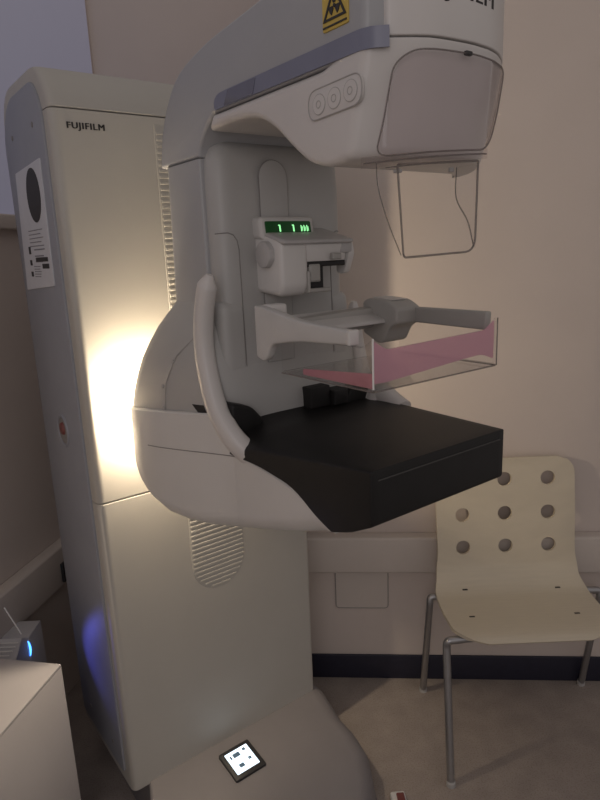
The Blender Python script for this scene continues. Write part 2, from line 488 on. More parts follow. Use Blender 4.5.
# ---- front curve of the head (plan)
FRONT = [(.13, .772), (.15, .785), (.17, .798), (.19, .811), (.208, .8215), (.216, .8255), (.224, .8285), (.25, .8325), (.29, .836), (.33, .833), (.36, .824), (.39, .808), (.42, .787), (.445, .764), (.47, .735), (.5, .69)]
def front(w):
    if w <= FRONT[0][0]: return FRONT[0][1]
    for (a, da), (b_, db) in zip(FRONT, FRONT[1:]):
        if w <= b_: return da+(db-da)*(w-a)/(b_-a)
    return FRONT[-1][1]
def lean(z): return -.034*max(0, min(1, (1.80-z)/.13))
def shell_def(w, d, z):
    # side shells: wrap round the left front corner, stay inside the cap elsewhere
    s = min(1, max(0, (d-.68)/.12)); s = s*s*(3-2*s)
    f = front(w)-(0 if w < .172 else .004)
    return (w, d+(f-.835+lean(z))*s, z)
def cap_def(w, d, z):
    s = min(1, max(0, (d-.68)/.12)); s = s*s*(3-2*s)
    return (w, d+(front(w)-.835+lean(z))*s, z)

WL, WR = .15, .47
band_z0, band_z1 = 1.785, 1.812
# rear shell: back of the arm, curve at top, and roof over the head
ush = round_poly([(.183, 1.7235), (.205, 1.800), (.270, 1.872), (.380, 1.898), (.506, 1.908), (.64, 1.918), (.834, 1.930), (.834, band_z0+.0015), (.405, band_z0+.0015),
    (.372, 1.766), (.348, 1.738), (.344, 1.7235)], [.003, .06, .07, .06, .05, .05, .01, .003, .004, .02, .01, .003], 4, .04)
upper_shell = link('arm_top_shell', *puffy(ush, WL, WR, .006, 4, 14, shell_def), 'shell', mach)
# front cap of the head above the band (carries the lettering)
fc = round_poly([(.70, 1.932), (.825, 1.932), (.837, 1.920), (.837, band_z0+.0180), (.70, band_z0+.0180)], [.002, .006, .01, .002, .002], 4, .03)
front_cap = link('head_front_cap', *puffy(fc, .172, WR+.001, .003, 2, 20, cap_def), 'head', mach)
# lower cover of the head
hc = round_poly([(.402, band_z0), (.70, band_z0), (.836, band_z0+.0165), (.836, 1.668), (.80, 1.662), (.674, 1.665), (.622, 1.701), (.579, 1.737), (.529, 1.760), (.444, 1.765), (.385, 1.760)],
    [.004, .02, .004, .012, .02, .03, .03, .03, .05, .05, .01], 5, .035)
head_cover = link('head_lower_cover', *puffy(hc, WL-.0005, WR+.001, .010, 4, 20, cap_def), 'head', mach)
# slate band wrapping from the flank on to the front corner
def wrap_strip(path, zlo, zhi, th, m_=10):
    V, Fc, n = [], [], len(path)
    for i, (w, d) in enumerate(path):
        a = Vector(path[max(i-1, 0)]); c = Vector(path[min(i+1, n-1)]); t = (c-a).normalized(); nn = Vector((-t.y, t.x))
        for o_ in (-.001, th):
            for z in (zlo(i, d), zhi(i, d)): V.append(L(w+nn.x*o_, d+nn.y*o_, z))
    for i in range(n-1):
        q = 4*i; r_ = q+4
        for a, b_ in ((0, 1), (1, 3), (3, 2), (2, 0)): Fc.append((q+a, q+b_, r_+b_, r_+a))
    Fc += [(0, 1, 3, 2), (4*n-4, 4*n-3, 4*n-1, 4*n-2)]
    return V, Fc
bpath = [(WL, .414), (WL, .418), (WL, .425), (WL, .435), (WL, .46), (WL, .55), (WL, .65), (WL, .72), (WL, .755), (.1506, .778), (.155, .790), (.160, .796), (.1665, .8015), (.171, .8055)]
blo = lambda i, d: band_z0+.0035+(.004 if i == 0 else 0)
bhi = lambda i, d: [1.800, 1.806, 1.810, 1.812, 1.8125][min(i, 4)]
band = link('slate_band', *wrap_strip(bpath, blo, bhi, .0022), 'band', mach)
link('dark_lens', *puffy(round_poly([(.447, band_z0+.0045), (.535, band_z0+.0045), (.545, band_z1-.001), (.462, band_z1-.001)], .003), WL-.0034, WL-.001, .0004, 1), 'banddark', band)
def flank_def(w, d, z): return (w, d, z)
head_def = flank_def
# hazard sticker
zs = WL-.0012
st = link('hazard_sticker', *puffy(round_poly([(.707, 1.826), (.757, 1.826), (.757, 1.906), (.707, 1.906)], .003), WL-.0022, WL+.002, .0005, 1, 1, flank_def), 'yellow', mach)
def tri_ring(cx, cz, s, t):
    o = [(cx-s, cz-s*.72), (cx+s, cz-s*.72), (cx, cz+s*1.02)]
    i = [(cx-s+t*1.75, cz-s*.72+t), (cx+s-t*1.75, cz-s*.72+t), (cx, cz+s*1.02-t*2.1)]
    out = []
    for k in range(3):
        j = (k+1) % 3
        out.append(puffy([o[k], o[j], i[j], i[k]], WL-.0036, WL-.001, .0001, 1, 1, flank_def))
    return join(*out)
sec = []
cx, cz = .732, 1.852
for a0 in (90-30, 210-30, 330-30):
    pts = []
    for k in range(7):
        a = math.radians(a0+60*k/6); pts.append((cx+.0105*math.cos(a), cz+.0115*math.sin(a)))
    for k in range(6, -1, -1):
        a = math.radians(a0+60*k/6); pts.append((cx+.0035*math.cos(a), cz+.0038*math.sin(a)))
    sec.append(puffy(pts, WL-.0036, WL-.001, .0001, 1, 1, flank_def))
sec.append(puffy([(cx+.0022*math.cos(2*PI*k/12), cz+.0024*math.sin(2*PI*k/12)) for k in range(12)], WL-.0036, WL-.001, .0001, 1, 1, flank_def))
link('hazard_symbol', *join(tri_ring(.732, 1.853, .0225, .0028), *sec, puffy(flat_rect(.709, .755, 1.8295, 1.8315), WL-.0036, WL-.001, .0001, 1, 1, flank_def)), 'ink', st)
# control buttons on the flank
pad_o = round_poly([(.672, 1.724), (.780, 1.729), (.780, 1.766), (.672, 1.762)], .017, 6, .02)
pad = link('button_panel', *puffy(pad_o, WL-.0022, WL+.003, .0012, 2, 1, flank_def), 'head', mach)
def ring_on_flank(d, z, r, t, w):
    pts = []
    for k in range(24):
        a = 2*PI*k/24; q = head_def(w, d+r*math.cos(a), z+r*math.sin(a)); pts.append(L(*q))
    return tube(pts, t, 6, closed=True)
outline = [L(*head_def(WL-.0022, d, z)) for d, z in pad_o]
link('panel_outline', *tube(outline, .0009, 6, closed=True), 'softline', pad)
for d, z, inner in [(.695, 1.743, 0), (.727, 1.7445, 0), (.759, 1.747, 1)]:
    q = head_def(WL-.0018, d, z)
    btn = link('control_button', *disc(L(*q), (-1, 0, 0), .0125, .0016, 24), 'head', pad)
    link('button_outline', *join(ring_on_flank(d, z, .0128, .0007, WL-.0025), ring_on_flank(d, z, .0045, .0006, WL-.0036)), 'softline', btn)
# seams around the head front (fine gaps between covers)
def front_line(w0, w1, zf, n=28, proud=.0006):
    return [L(w0+(w1-w0)*k/n, front(w0+(w1-w0)*k/n)+.001+proud, zf(w0+(w1-w0)*k/n)) for k in range(n+1)]
# FUJIFILM on the head front, wrapped on its curve
def wrap(a, b_, c):
    w = .200+a; return Vector(L(w, front(w)+.0010+c, 1.8425+b_))
link_me('brand_lettering', text_mesh('FUJIFILM', (.134, .027), .0012, (0, 0, 0), (1, 0, 0), (0, 0, 1), wrap, bold=.0), 'ink', front_cap)

# ---- vertical arm (rear column of the C-arm)
def rrect(w0, w1, d0, d1, rb, rf, k=6):
    return round_poly([(w0, d0), (w1, d0), (w1, d1), (w0, d1)], [rb, rb, rf, rf], k)
def zloft(rows, k=6):
    return loft([[L(w, d, z) for w, d in rrect(w0, w1, d0, d1, rb, rf, k)] for z, w0, w1, d0, d1, rb, rf in rows])
vert = zloft([(1.463, .15, .47, .183, .344, .03, .006), (1.60, .15, .47, .19, .344, .03, .006), (1.7215, .15, .47, .196, .344, .03, .006)])
vertical_arm = link('arm_spine_cover', *vert, 'shell', mach, 40)
# body front between the spine covers: rounded front, domed top
bf = zloft([(1.15, .158, .462, .30, .385, .01, .075), (1.30, .158, .462, .30, .385, .01, .075), (1.675, .158, .462, .30, .380, .01, .072), (1.717, .160, .460, .30, .377, .01, .07),
    (1.740, .168, .452, .30, .370, .01, .062), (1.751, .180, .440, .30, .360, .01, .05), (1.755, .20, .42, .30, .345, .01, .03)], 8)
body_front = link('body_front_cover', *bf, 'body', mach, 40)
# oval slide rail cover on the body front
so = slot_outline(.250, .314, 1.30, 1.68)
so = [(w, 1.30+1.72-z) for w, z in so]
slide = link('slide_rail_cover', *puffy(so, .380, .3875, .002, 2, axis='d'), 'body', mach)
so_edge = [L(w, .3848, z) for w, z in so]
link('rail_gap', *tube(so_edge, .0014, 6, closed=True), 'seam', slide)

# ---- lower body: shoulder dome and bowl
dome_rows = []
for z, wl, d0, d1, rb, rf in [(1.228, .076, .046, .40, .060, .06), (1.26, .077, .058, .40, .060, .06), (1.30, .080, .080, .395, .06, .06), (1.34, .087, .103, .385, .058, .055), (1.375, .098, .126, .375, .055, .05),
                       (1.41, .113, .148, .365, .05, .04), (1.435, .130, .166, .355, .04, .03), (1.452, .143, .178, .348, .035, .02), (1.463, .150, .184, .344, .03, .01)]:
    dome_rows.append((z, wl, 2*CW-wl, d0, d1, rb, rf))
def back_cut(w, d, z):
    # unseen back cut away towards the right, shaped to let lamp light past
    if w > .2: d = max(d, min(.22, .048+.30*(w-.2)))
    return L(w, d, z)
def dome_fix(p):
    w, d, z = p[0], -p[1], p[2]
    fac = max(0, min(1, (1.463-z)/.235)); sh = max(0, d-.16)*.27*fac
    return back_cut(w+sh if w < CW else w-sh, d, z)
dv, df_ = zloft(dome_rows, 8)
dome = link('shoulder_cover', [dome_fix(p) for p in dv], df_, 'body', mach, 40)
def interp(tab, x):
    if x <= tab[0][0]: return tab[0][1]
    for (a, va), (b_, vb) in zip(tab, tab[1:]):
        if x <= b_: return va+(vb-va)*(x-a)/(b_-a)
    return tab[-1][1]
B_ZB = [(.045, 1.165), (.052, 1.115), (.062, 1.085), (.08, 1.058), (.11, 1.033), (.148, 1.012), (.20, .998), (.26, .996), (.32, 1.002), (.42, 1.022), (.50, 1.043), (.588, 1.070), (.64, 1.089), (.673, 1.103), (.70, 1.114)]
B_ZT = [(.045, 1.225), (.25, 1.243), (.38, 1.256), (.425, 1.212), (.432, 1.188), (.48, 1.181), (.52, 1.176), (.56, 1.170), (.60, 1.160), (.636, 1.146), (.667, 1.130), (.69, 1.121), (.70, 1.1165)]
B_W = [(.045, .118), (.048, .103), (.054, .090), (.064, .080), (.08, .073), (.10, .070), (.13, .070), (.2, .080), (.3, .103), (.42, .134), (.5, .139), (.6, .144), (.70, .150)]
def bowl_loops():
    loops = []
    ds = sorted(set([a for a, _ in B_ZB]+[a for a, _ in B_ZT]+[a for a, _ in B_W]+[.17, .23, .29, .34, .38, .46, .54, .62, .655, .682]))
    for d in ds:
        zb, zt, wl = interp(B_ZB, d), interp(B_ZT, d), interp(B_W, d)
        R = min(.042, (zt-zb)*.9); lp = []
        for k in range(9):
            a = PI+PI/2*k/8; lp.append((wl+R+R*math.cos(a), zb+R+R*math.sin(a)))
        for k in range(9):
            a = 1.5*PI+PI/2*k/8; lp.append((2*CW-wl-R+R*math.cos(a), zb+R+R*math.sin(a)))
        e = min(.003, (zt-zb)*.05)
        zi = min(zt-.001, 1.20); wr = 2*CW-wl
        lp += [(wr, zt-e), (wr-e, zt), (wr-.020, zt), (wr-.026, zi), (wl+.026, zi), (wl+.020, zt), (wl+e, zt), (wl, zt-e)]
        loops.append([back_cut(w, d, z) for w, z in lp])
    return loops
bowl = link('lower_bowl_cover', *loft(bowl_loops()), 'white', mach, 40)

# fine seams draped on the left flank
def bvh_of(o):
    me = o.data; return BVHTree.FromPolygons([v.co for v in me.vertices], [tuple(p.vertices) for p in me.polygons])
def drape(bv, pts, sub=6):
    out = []
    P2 = []
    for (a, b_) in zip(pts, pts[1:]):
        for k in range(sub): P2.append((a[0]+(b_[0]-a[0])*k/sub, a[1]+(b_[1]-a[1])*k/sub))
    P2.append(pts[-1])
    for d, z in P2:
        h = bv.ray_cast(Vector(L(-.4, d, z)), Vector((1, 0, 0)))
        if h[0] is not None: out.append(h[0])
    return out
dl = drape(bvh_of(dome), [(.215, 1.238), (.235, 1.30), (.275, 1.36), (.335, 1.405)], 5)
sm = link('flank_seam', *tube(dl, .0011, 6), 'softline', dome)
for d, z in [(.212, 1.242), (.222, 1.292), (.262, 1.346), (.328, 1.402)]:
    p = drape(bvh_of(dome), [(d, z), (d, z)], 1)
    if p: link('screw', *disc(p[0]+Vector((.001, 0, 0)), (-1, .0, .2), .0050, .003, 12), 'softline', dome)
rc = [drape(bvh_of(dome), [q, q], 1)[0] for q in [(.312, 1.266), (.346, 1.268), (.352, 1.246), (.335, 1.240)]]
link('gap_shade_patch', *loft([[p+Vector((-.0012, 0, 0)) for p in rc], [p+Vector((.006, 0, 0)) for p in rc]]), 'blackin', dome)  # black patch standing in for the shade in the gap behind the handle
bl = drape(bvh_of(bowl), [(.16, 1.155), (.25, 1.163), (.34, 1.172), (.43, 1.180)], 5)
link('flank_seam', *tube(bl, .0012, 6), 'seam', bowl)

# ---- handles
def handle(sgn, name):
    X = lambda w: CW-sgn*(CW-w)
    ctr = [(.130, .390, 1.517), (.126, .378, 1.485), (.123, .366, 1.435), (.122, .362, 1.385), (.122, .371, 1.330), (.123, .390, 1.275), (.127, .414, 1.238), (.135, .434, 1.212), (.150, .452, 1.188), (.165, .462, 1.165)]
    if sgn < 0: ctr = [(.128, .372, 1.440)]+ctr[3:-2]+[(.126, .45, 1.245), (.128, .50, 1.228), (.13, .52, 1.220)]
    pth = smooth_path([L(X(w), d, z) for w, d, z in ctr], 6)
    n = len(pth); loops = []
    for i, p in enumerate(pth):
        t = (pth[min(i+1, n-1)]-pth[max(i-1, 0)]).normalized()
        u = Vector((1, 0, 0)); u = (u-t*u.dot(t)).normalized(); v = t.cross(u)
        s = i/(n-1)
        e = min(1, .35+s*9) if s < .1 else 1
        a = (.016 + .004*s)*e; b_ = (.0185+.004*s)*e
        loops.append([p+u*(a*math.copysign(abs(math.cos(q))**.75, math.cos(q)))+v*(b_*math.copysign(abs(math.sin(q))**.75, math.sin(q))) for q in [2*PI*k/16 for k in range(16)]])
    h = link(name, *loft(loops), 'head', mach, 50)
    return h
handle(1, 'grab_handle'); handle(-1, 'grab_handle')
# side insert between handle and body front: fine gap, and a stepped lower part with a finger pocket
bvb = bvh_of(body_front)
def drape_front(bv, pts, sub=5):
    out = []
    for (a, b_) in zip(pts, pts[1:]):
        for k in range(sub):
            w = a[0]+(b_[0]-a[0])*k/sub; z = a[1]+(b_[1]-a[1])*k/sub
            h = bv.ray_cast(Vector(L(w, 1, z)), Vector((0, 1, 0)))
            if h[0] is not None: out.append(h[0])
    return out
for sg in (1, -1):
    X = lambda w: CW-sg*(CW-w)
    gp = [(X(w), z) for w, z in [(.162, 1.589), (.180, 1.590), (.190, 1.586), (.197, 1.576), (.2, 1.56), (.2, 1.25)]]
    link('insert_gap', *tube(drape_front(bvb, gp), .0012, 6), 'seam', body_front)
    rows = []
    for z, o_ in [(1.24, .006), (1.44, .006), (1.452, .005), (1.459, .001), (1.464, -.006)]:
        q = [(X(.153-o_*.4), .30), (X(.199), .30), (X(.199), .380+o_), (X(.153-o_*.4), .380+o_)]
        rows.append([L(w, d, z+(.020*max(0, (.175-abs(w-CW)-.0))/.1 if False else 0)) for w, d in round_poly(q, [.002, .002, .004, .066], 8)])
    link('insert_pocket', *loft(rows), 'body', body_front, 40)

# ---- black table
tp = round_poly([(.36, 1.262), (.385, 1.243), (.43, 1.232), (.487, 1.236), (.782, 1.2385), (.782, 1.152), (.735, 1.128), (.692, 1.114), (.655, 1.13), (.60, 1.165), (.50, 1.18), (.36, 1.18)],
    [.002, .02, .03, .006, .003, .006, .01, .004, .02, .03, .03, .01], 4, .03)
def table_def(w, d, z):
    # flares towards the back so it meets the white cover
    t = min(1, max(0, (.782-d)/.33)); hw = .158+.020*t
    u = abs(w-CW)/.16
    drop = -.034*t*u**5 if z > 1.19 and w < CW else 0
    return (CW+(w-CW)*hw/.16, d, z+drop)
table = link('breast_table', *puffy(tp, CW-.16, CW+.16, .004, 3, 24, table_def), 'black', mach, 30)
slot_pts = [L(CW-.145+.29*k/8, .7825, 1.222) for k in range(9)]
link('cassette_slot', *join(rbox(CW-.145, CW+.145, .780, .7838, 1.2215, 1.2235, .0005, 1)), 'slotline', table)
# black surround rising where the table meets the body
for sg in (1, -1):
    X = lambda w: CW-sg*(CW-w)
    a0, a1 = sorted((X(.136), X(.182)))
    col_p = round_poly([(a0, 1.19), (a1, 1.19), (a1+(.028 if sg == 1 else 0), 1.235), (a1 if sg == 1 else a1, 1.268), (a0, 1.282)] if sg == 1 else
                       [(a0-.028, 1.19), (a1, 1.19), (a1, 1.282), (a0, 1.268), (a0-.028, 1.235)], .012, 4)
    link('table_surround', *puffy(col_p, .372, .425, .006, 3, axis='d'), 'black', mach)
link('compression_stop', *rbox(CW+.012, CW+.064, .384, .425, 1.236, 1.280, .003, 2), 'blackin', mach)
link('compression_stop', *rbox(CW+.066, CW+.105, .384, .436, 1.236, 1.268, .003, 2), 'blackin', mach)

# ---- compression carriage with green readout
car = link('compression_carriage', *join(
    puffy(round_poly([(.37, 1.478), (.452, 1.470), (.462, 1.487), (.462, 1.565), (.452, 1.574), (.385, 1.592), (.37, 1.592)], [.004, .02, .012, .02, .012, .006, .004], 4), .238, .302, .010, 3),
    puffy(round_poly([(.37, 1.53), (.455, 1.528), (.462, 1.565), (.450, 1.576), (.385, 1.592), (.37, 1.592)], .006, 3), .295, .398, .006, 2),
    ), 'white', mach)
link('guide_slot', *join(rbox(.300, .345, .40, .452, 1.478, 1.528, .003, 1), rbox(.300, .395, .44, .458, 1.522, 1.532, .002, 1)), 'blackin', car)
link('guide_shoe', *join(rbox(.304, .330, .42, .462, 1.494, 1.527, .003, 1), rbox(.302, .352, .42, .465, 1.474, 1.482, .002, 1), rbox(.296, .302, .42, .466, 1.474, 1.515, .002, 1), rbox(.356, .378, .445, .468, 1.534, 1.546, .002, 1)), 'grey', car)
# sloping top tray of the carriage
def slope(w, d, z): return (w, d, z)
link('carriage_top', *puffy(round_poly([(.365, 1.600), (.47, 1.572), (.472, 1.566), (.462, 1.563), (.365, 1.590)], .004, 3), .240, .408, .006, 3), 'knob', car)
readout = puffy(round_poly([(.372, 1.577), (.412, 1.574), (.405, 1.6165), (.372, 1.619)], .005, 3), .233, .361, .009, 4)
rd = link('readout_housing', *readout, 'lightgrey', car)
def face(w0, w1, f0, f1, z0, z1):
    """plate following the tilted readout face"""
    fd = lambda z: .412-.007*(z-1.575)/.041
    V, Fc = rbox(w0, w1, f0, f1, z0, z1, .0005, 1, .004)
    return [(v[0], v[1]-fd(v[2]), v[2]) for v in V], Fc
link('green_readout', *face(.243, .350, -.0006, .0016, 1.5825, 1.6085), 'green', rd)
dg = []
for w0, kind in [(.274, 0), (.306, 0), (.325, 1), (.332, 1), (.339, 1)]:
    if kind == 0:
        dg.append(face(w0, w0+.0035, .0012, .0022, 1.589, 1.602)); dg.append(face(w0-.002, w0+.001, .0012, .0022, 1.600, 1.602))
    else:
        dg.append(face(w0, w0+.0022, .0012, .0022, 1.589, 1.601)); dg.append(face(w0+.003, w0+.0045, .0012, .0022, 1.590, 1.5985))
for g_ in dg: link('readout_digit', *g_, 'greenlit', rd)
# knobs left and right, with the hanging release lever on the right
link('adjust_knob', *puffy(round_poly([((.418+.026*math.cos(2*PI*k/8+.39)), 1.548+.026*math.sin(2*PI*k/8+.39)) for k in range(8)], .006, 3), .226, .262, .004, 2), 'knob', mach)
link('release_bar', *rbox(.38, .412, .425, .462, 1.545, 1.572, .006, 2), 'knob', car)
link('release_lever', *puffy(round_poly([(.420, 1.505), (.445, 1.505), (.462, 1.545), (.455, 1.572), (.42, 1.575)], .010, 4), .402, .418, .004, 2), 'white', car)

# ---- compression paddle: holder + clear tray with pink cover
pd = link('paddle_holder', *join(puffy(round_poly([(.182, 1.402), (.47, 1.402), (.47, 1.441), (.40, 1.441), (.21, 1.436), (.182, 1.430)], .006, 3), .492, .528, .004, 2, axis='d')), 'grey', mach)
# left bracket and left arm (one swept plate)
la = round_poly([(.478, 1.372), (.500, 1.366), (.512, 1.374), (.525, 1.398), (.60, 1.410), (.724, 1.415), (.728, 1.420), (.728, 1.432), (.722, 1.437), (.60, 1.444), (.545, 1.454), (.50, 1.462), (.478, 1.462)],
    [.006, .006, .008, .02, .03, .004, .004, .004, .006, .03, .02, .010, .006], 4)
link('left_arm', *puffy(la, .163, .181, .004, 3), 'lightgrey', pd)
link('arm_end_cap', *rbox(.162, .182, .722, .730, 1.4145, 1.4375, .003, 2), 'white', pd)
link('left_clamp', *join(rbox(.176, .212, .482, .512, 1.44, 1.464, .005, 2), rbox(.166, .188, .474, .486, 1.372, 1.462, .003, 2)), 'white', pd)
# crossbar
link('crossbar_plate', *puffy(round_poly([(.49, 1.441), (.56, 1.421), (.562, 1.414), (.49, 1.434)], .002, 2), .20, .44, .003, 2), 'lightgrey', pd)
# right block
link('right_block', *puffy(round_poly([(.500, 1.392), (.540, 1.374), (.556, 1.376), (.572, 1.405), (.592, 1.414), (.592, 1.441), (.566, 1.455), (.515, 1.459), (.50, 1.452)], [.006, .006, .008, .01, .006, .006, .010, .008, .006], 4), .400, .464, .004, 3), 'grey', pd)
link('block_label', *puffy(round_poly([(.566, 1.4545), (.515, 1.4585), (.5145, 1.4600), (.567, 1.4562)], .0003, 1), .415, .452, .0004, 1), 'lightgrey', pd)
link('right_arm', *puffy(round_poly([(.575, 1.413), (.75, 1.409), (.752, 1.440), (.575, 1.441)], [.003, .004, .004, .003], 4), .449, .464, .003, 3), 'grey', pd)
# clear tray
TW0, TW1, TD0, TD1, TZ0 = .170, .455, .545, .770, 1.351
fw = round_poly([(TW0, TZ0), (TW1, TZ0), (TW1, 1.431), (TW1-.008, 1.431), (TW1-.028, 1.414), (TW0+.028, 1.410), (TW0+.006, 1.425), (TW0, 1.428)],
    [.006, .006, .002, .004, .02, .02, .004, .002], 4)
sw = round_poly([(TD0, TZ0), (TD1, TZ0), (TD1, 1.428), (TD1-.02, 1.414), (TD0, 1.412)], [.004, .004, .002, .01, .004], 4)
tray = link('compression_paddle', *join(
    rbox(TW0, TW1, TD0, TD1, TZ0, TZ0+.003, .0012, 1, .006, axis='z'),
    puffy(fw, TD1-.003, TD1, .0012, 1, axis='d'), puffy(sw, TW0, TW0+.003, .0012, 1), puffy(sw, TW1-.003, TW1, .0012, 1)), 'clearp', mach)
redge = bend_path([L(TW0, TD0, TZ0), L(TW0, TD1, TZ0), L(TW1, TD1, TZ0), L(TW1, TD0, TZ0)], .006)
link('tray_edge', *tube(redge, .0014, 6), 'rim', tray)
link('tray_edge', *tube(bend_path([L(TW1, TD1, TZ0), L(TW1, TD1, 1.431)], .001), .0012, 6), 'rim', tray)
link('tray_edge', *tube([L(TW0, TD1, TZ0+.004), L(TW0, TD1, 1.428)], .0016, 6), 'pale', tray)
# pink cover sheet behind the front wall, folding onto the floor along the left
pk = round_poly([(TW0+.004, 1.362), (TW0+.03, 1.361), (.28, 1.366), (.36, 1.371), (.42, 1.374), (TW1-.004, 1.362), (TW1-.004, 1.427), (TW1-.010, 1.424), (TW1-.03, 1.4125), (TW0+.03, 1.4085), (TW0+.008, 1.422), (TW0+.004, 1.424)],
    [.002, .01, .02, .02, .02, .004, .002, .004, .02, .02, .004, .002], 4, .03)
link('pink_cover', *puffy(pk, TD1-.0055, TD1-.0035, .0004, 1, axis='d'), 'pink', tray)
link('pink_fold', *puffy(round_poly([(.60, 1.3545), (.766, 1.3545), (.766, 1.377), (.60, 1.364)], .003, 2, .03), TW0+.0035, TW0+.0050, .0003, 1), 'pinkfilm', tray)

# ---- transparent face shield on the head
def shield_pts(w): return front(w)+.006
def curved_plate(outline, th, dfun):
    """plate whose outline is in (w,z) and depth follows dfun(w)"""
    out = round_poly(outline, .02, 6, .012)
    n = len(out); V = [L(w, dfun(w, z), z) for w, z in out]+[L(w, dfun(w, z)+th, z) for w, z in out]
    # fill through a bmesh grid so that the curve is followed
    ws = [min(p[0] for p in out)+(max(p[0] for p in out)-min(p[0] for p in out))*k/20 for k in range(21)]
    def span(w):
        zs = []
        for (a, za), (b_, zb) in zip(out, out[1:]+out[:1]):
            if (a-w)*(b_-w) <= 0 and abs(a-b_) > 1e-9: zs.append(za+(zb-za)*(w-a)/(b_-a))
        return (min(zs), max(zs)) if zs else None
    V, Fc, rows = [], [], []
    for w in ws:
        w2 = min(max(w, ws[0]+1e-4), ws[-1]-1e-4); s = span(w2)
        r = []
        for k in range(9):
            z = s[0]+(s[1]-s[0])*k/8
            r.append(len(V)); V.append(L(w, dfun(w, z), z)); V.append(L(w, dfun(w, z)+th, z))
        rows.append(r)
    m_, n_ = len(rows), len(rows[0])
    for i in range(m_-1):
        for j in range(n_-1):
            a, b_, c, d = rows[i][j], rows[i+1][j], rows[i+1][j+1], rows[i][j+1]
            Fc += [(a, b_, c, d), (a+1, d+1, c+1, b_+1)]
    for i in range(m_-1):
        for j in (0, n_-1):
            a, b_ = rows[i][j], rows[i+1][j]; Fc.append((a, a+1, b_+1, b_))
    for j in range(n_-1):
        for i in (0, m_-1):
            a, b_ = rows[i][j], rows[i][j+1]; Fc.append((a, b_, b_+1, a+1))
    return (V, Fc), out
upo = [(.160, 1.664), (.325, 1.676), (.345, 1.690), (.385, 1.783), (.35, 1.785), (.30, 1.787), (.196, 1.786), (.176, 1.770), (.168, 1.70)]
upd = lambda w, z: front(w)+.005-.010*max(0, (1.787-z)/.12)
def curved_outline(o_): return o_
updata, upout = curved_plate(upo, .003, upd)
shield = link('face_shield_holder', *updata, 'tint', mach, 60)
link('holder_edge', *tube([L(w, upd(w, z)+.0015, z) for w, z in upout], .0012, 6, closed=True), 'rim', shield)
link('holder_catch', *rbox(.270, .282, upd(.276, 1.787)-.002, upd(.276, 1.787)+.004, 1.7845, 1.7895, .001, 1), 'ink', shield)
# clear rail under the head on which the drop shield slides
rpath = [(.150+.192*k/16, upd(.150+.192*k/16, 1.66)-.006) for k in range(17)]
rz = lambda i, d: 1.651+.016*i/16
link('shield_rail', *wrap_strip(rpath, rz, lambda i, d: rz(i, d)+.013, .006), 'tint', shield)
link('rail_edge', *tube([L(w, d+.005, rz(i, d)+.006) for i, (w, d) in enumerate(rpath)], .0011, 6), 'rim', shield)
link('rail_edge', *tube([L(w, d+.005, rz(i, d)) for i, (w, d) in enumerate(rpath[2:12])], .0008, 6), 'rim', shield)
link('rail_screw', *disc(L(.198, .792, 1.650), (0, 0, -1), .006, .004, 10), 'knob', shield)
link('rail_screw', *disc(L(.305, .792, 1.657), (0, 0, -1), .004, .006, 10), 'knob', shield)
# drop shield: front plate with two side wings
fo = [(.201, 1.537), (.352, 1.541), (.355, 1.668), (.190, 1.655)]
fr = round_poly(fo, [.006, .022, .003, .003], 5)
drop = link('drop_shield', *join(puffy(fr, .798, .801, .001, 1, axis='d'),
   puffy(round_poly([(.799, 1.541), (.799, 1.655), (.757, 1.655), (.760, 1.62), (.787, 1.56)], .008, 3), .192, .195, .001, 1),
   puffy(round_poly([(.799, 1.541), (.799, 1.664), (.762, 1.664), (.762, 1.62), (.787, 1.57)], .008, 3), .352, .355, .001, 1)), 'clearp', mach)
link('shield_edge', *tube([L(w, .7995, z) for w, z in fr], .0016, 6, closed=True), 'rim', drop)
link('shield_edge', *tube(smooth_path([L(.1935, .757, 1.662), L(.1935, .760, 1.63), L(.1935, .778, 1.585), L(.199, .797, 1.540)], 6), .0008, 6), 'rim', drop)
link('shield_edge', *tube(smooth_path([L(.3535, .762, 1.664), L(.3535, .762, 1.62), L(.3535, .784, 1.585), L(.3535, .796, 1.548)], 6), .0010, 6), 'rim', drop)

# ---- LED lamp on the back of the arm, washing the column front
lampbar = link('mood_lamp', *rbox(.135, .160, .072, .080, 1.255, 1.30, .003, 2, axis='z'), 'lamp', mach)

# ================================================================== CHAIR
chair = thing('side_chair', 'cream moulded plywood chair with nine round holes in its back, steel legs, by the wall', 'chair', (.682, 1.75, 0), 0)
# seat shell profile (y from chair centre, z): front edge -> seat -> bend -> back
prof = smooth_path([(0, -.192, .438), (0, -.178, .449), (0, -.13, .453), (0, -.05, .449), (0, .02, .448), (0, .062, .455), (0, .096, .482), (0, .112, .527), (0, .124, .60), (0, .140, .70), (0, .154, .80), (0, .163, .870)], 8)
plen = [0]
for a, b_ in zip(prof, prof[1:]): plen.append(plen[-1]+(b_-a).length)
TOT = plen[-1]
def at_s(s):
    s = max(0, min(TOT, s))
    for i in range(len(plen)-1):
        if s <= plen[i+1]:
            t = (s-plen[i])/(plen[i+1]-plen[i]); p = prof[i].lerp(prof[i+1], t); tg = (prof[i+1]-prof[i]).normalized(); return p, tg
    return prof[-1], (prof[-1]-prof[-2]).normalized()
def s_of_z(z):
    for i, p in enumerate(prof):
        if p.z >= z and i > len(prof)//2: return plen[i]
    return TOT
def half_w(s):
    # seat wide, waist at the bend, back a little narrower
    u = s/TOT
    pts = [(0, .225), (.10, .240), (.25, .245), (.36, .245), (.46, .233), (.56, .226), (.75, .228), (1, .226)]
    for (a, wa), (b_, wb) in zip(pts, pts[1:]):
        if u <= b_:
            t = (u-a)/(b_-a); t = t*t*(3-2*t); return wa+(wb-wa)*t
    return pts[-1][1]
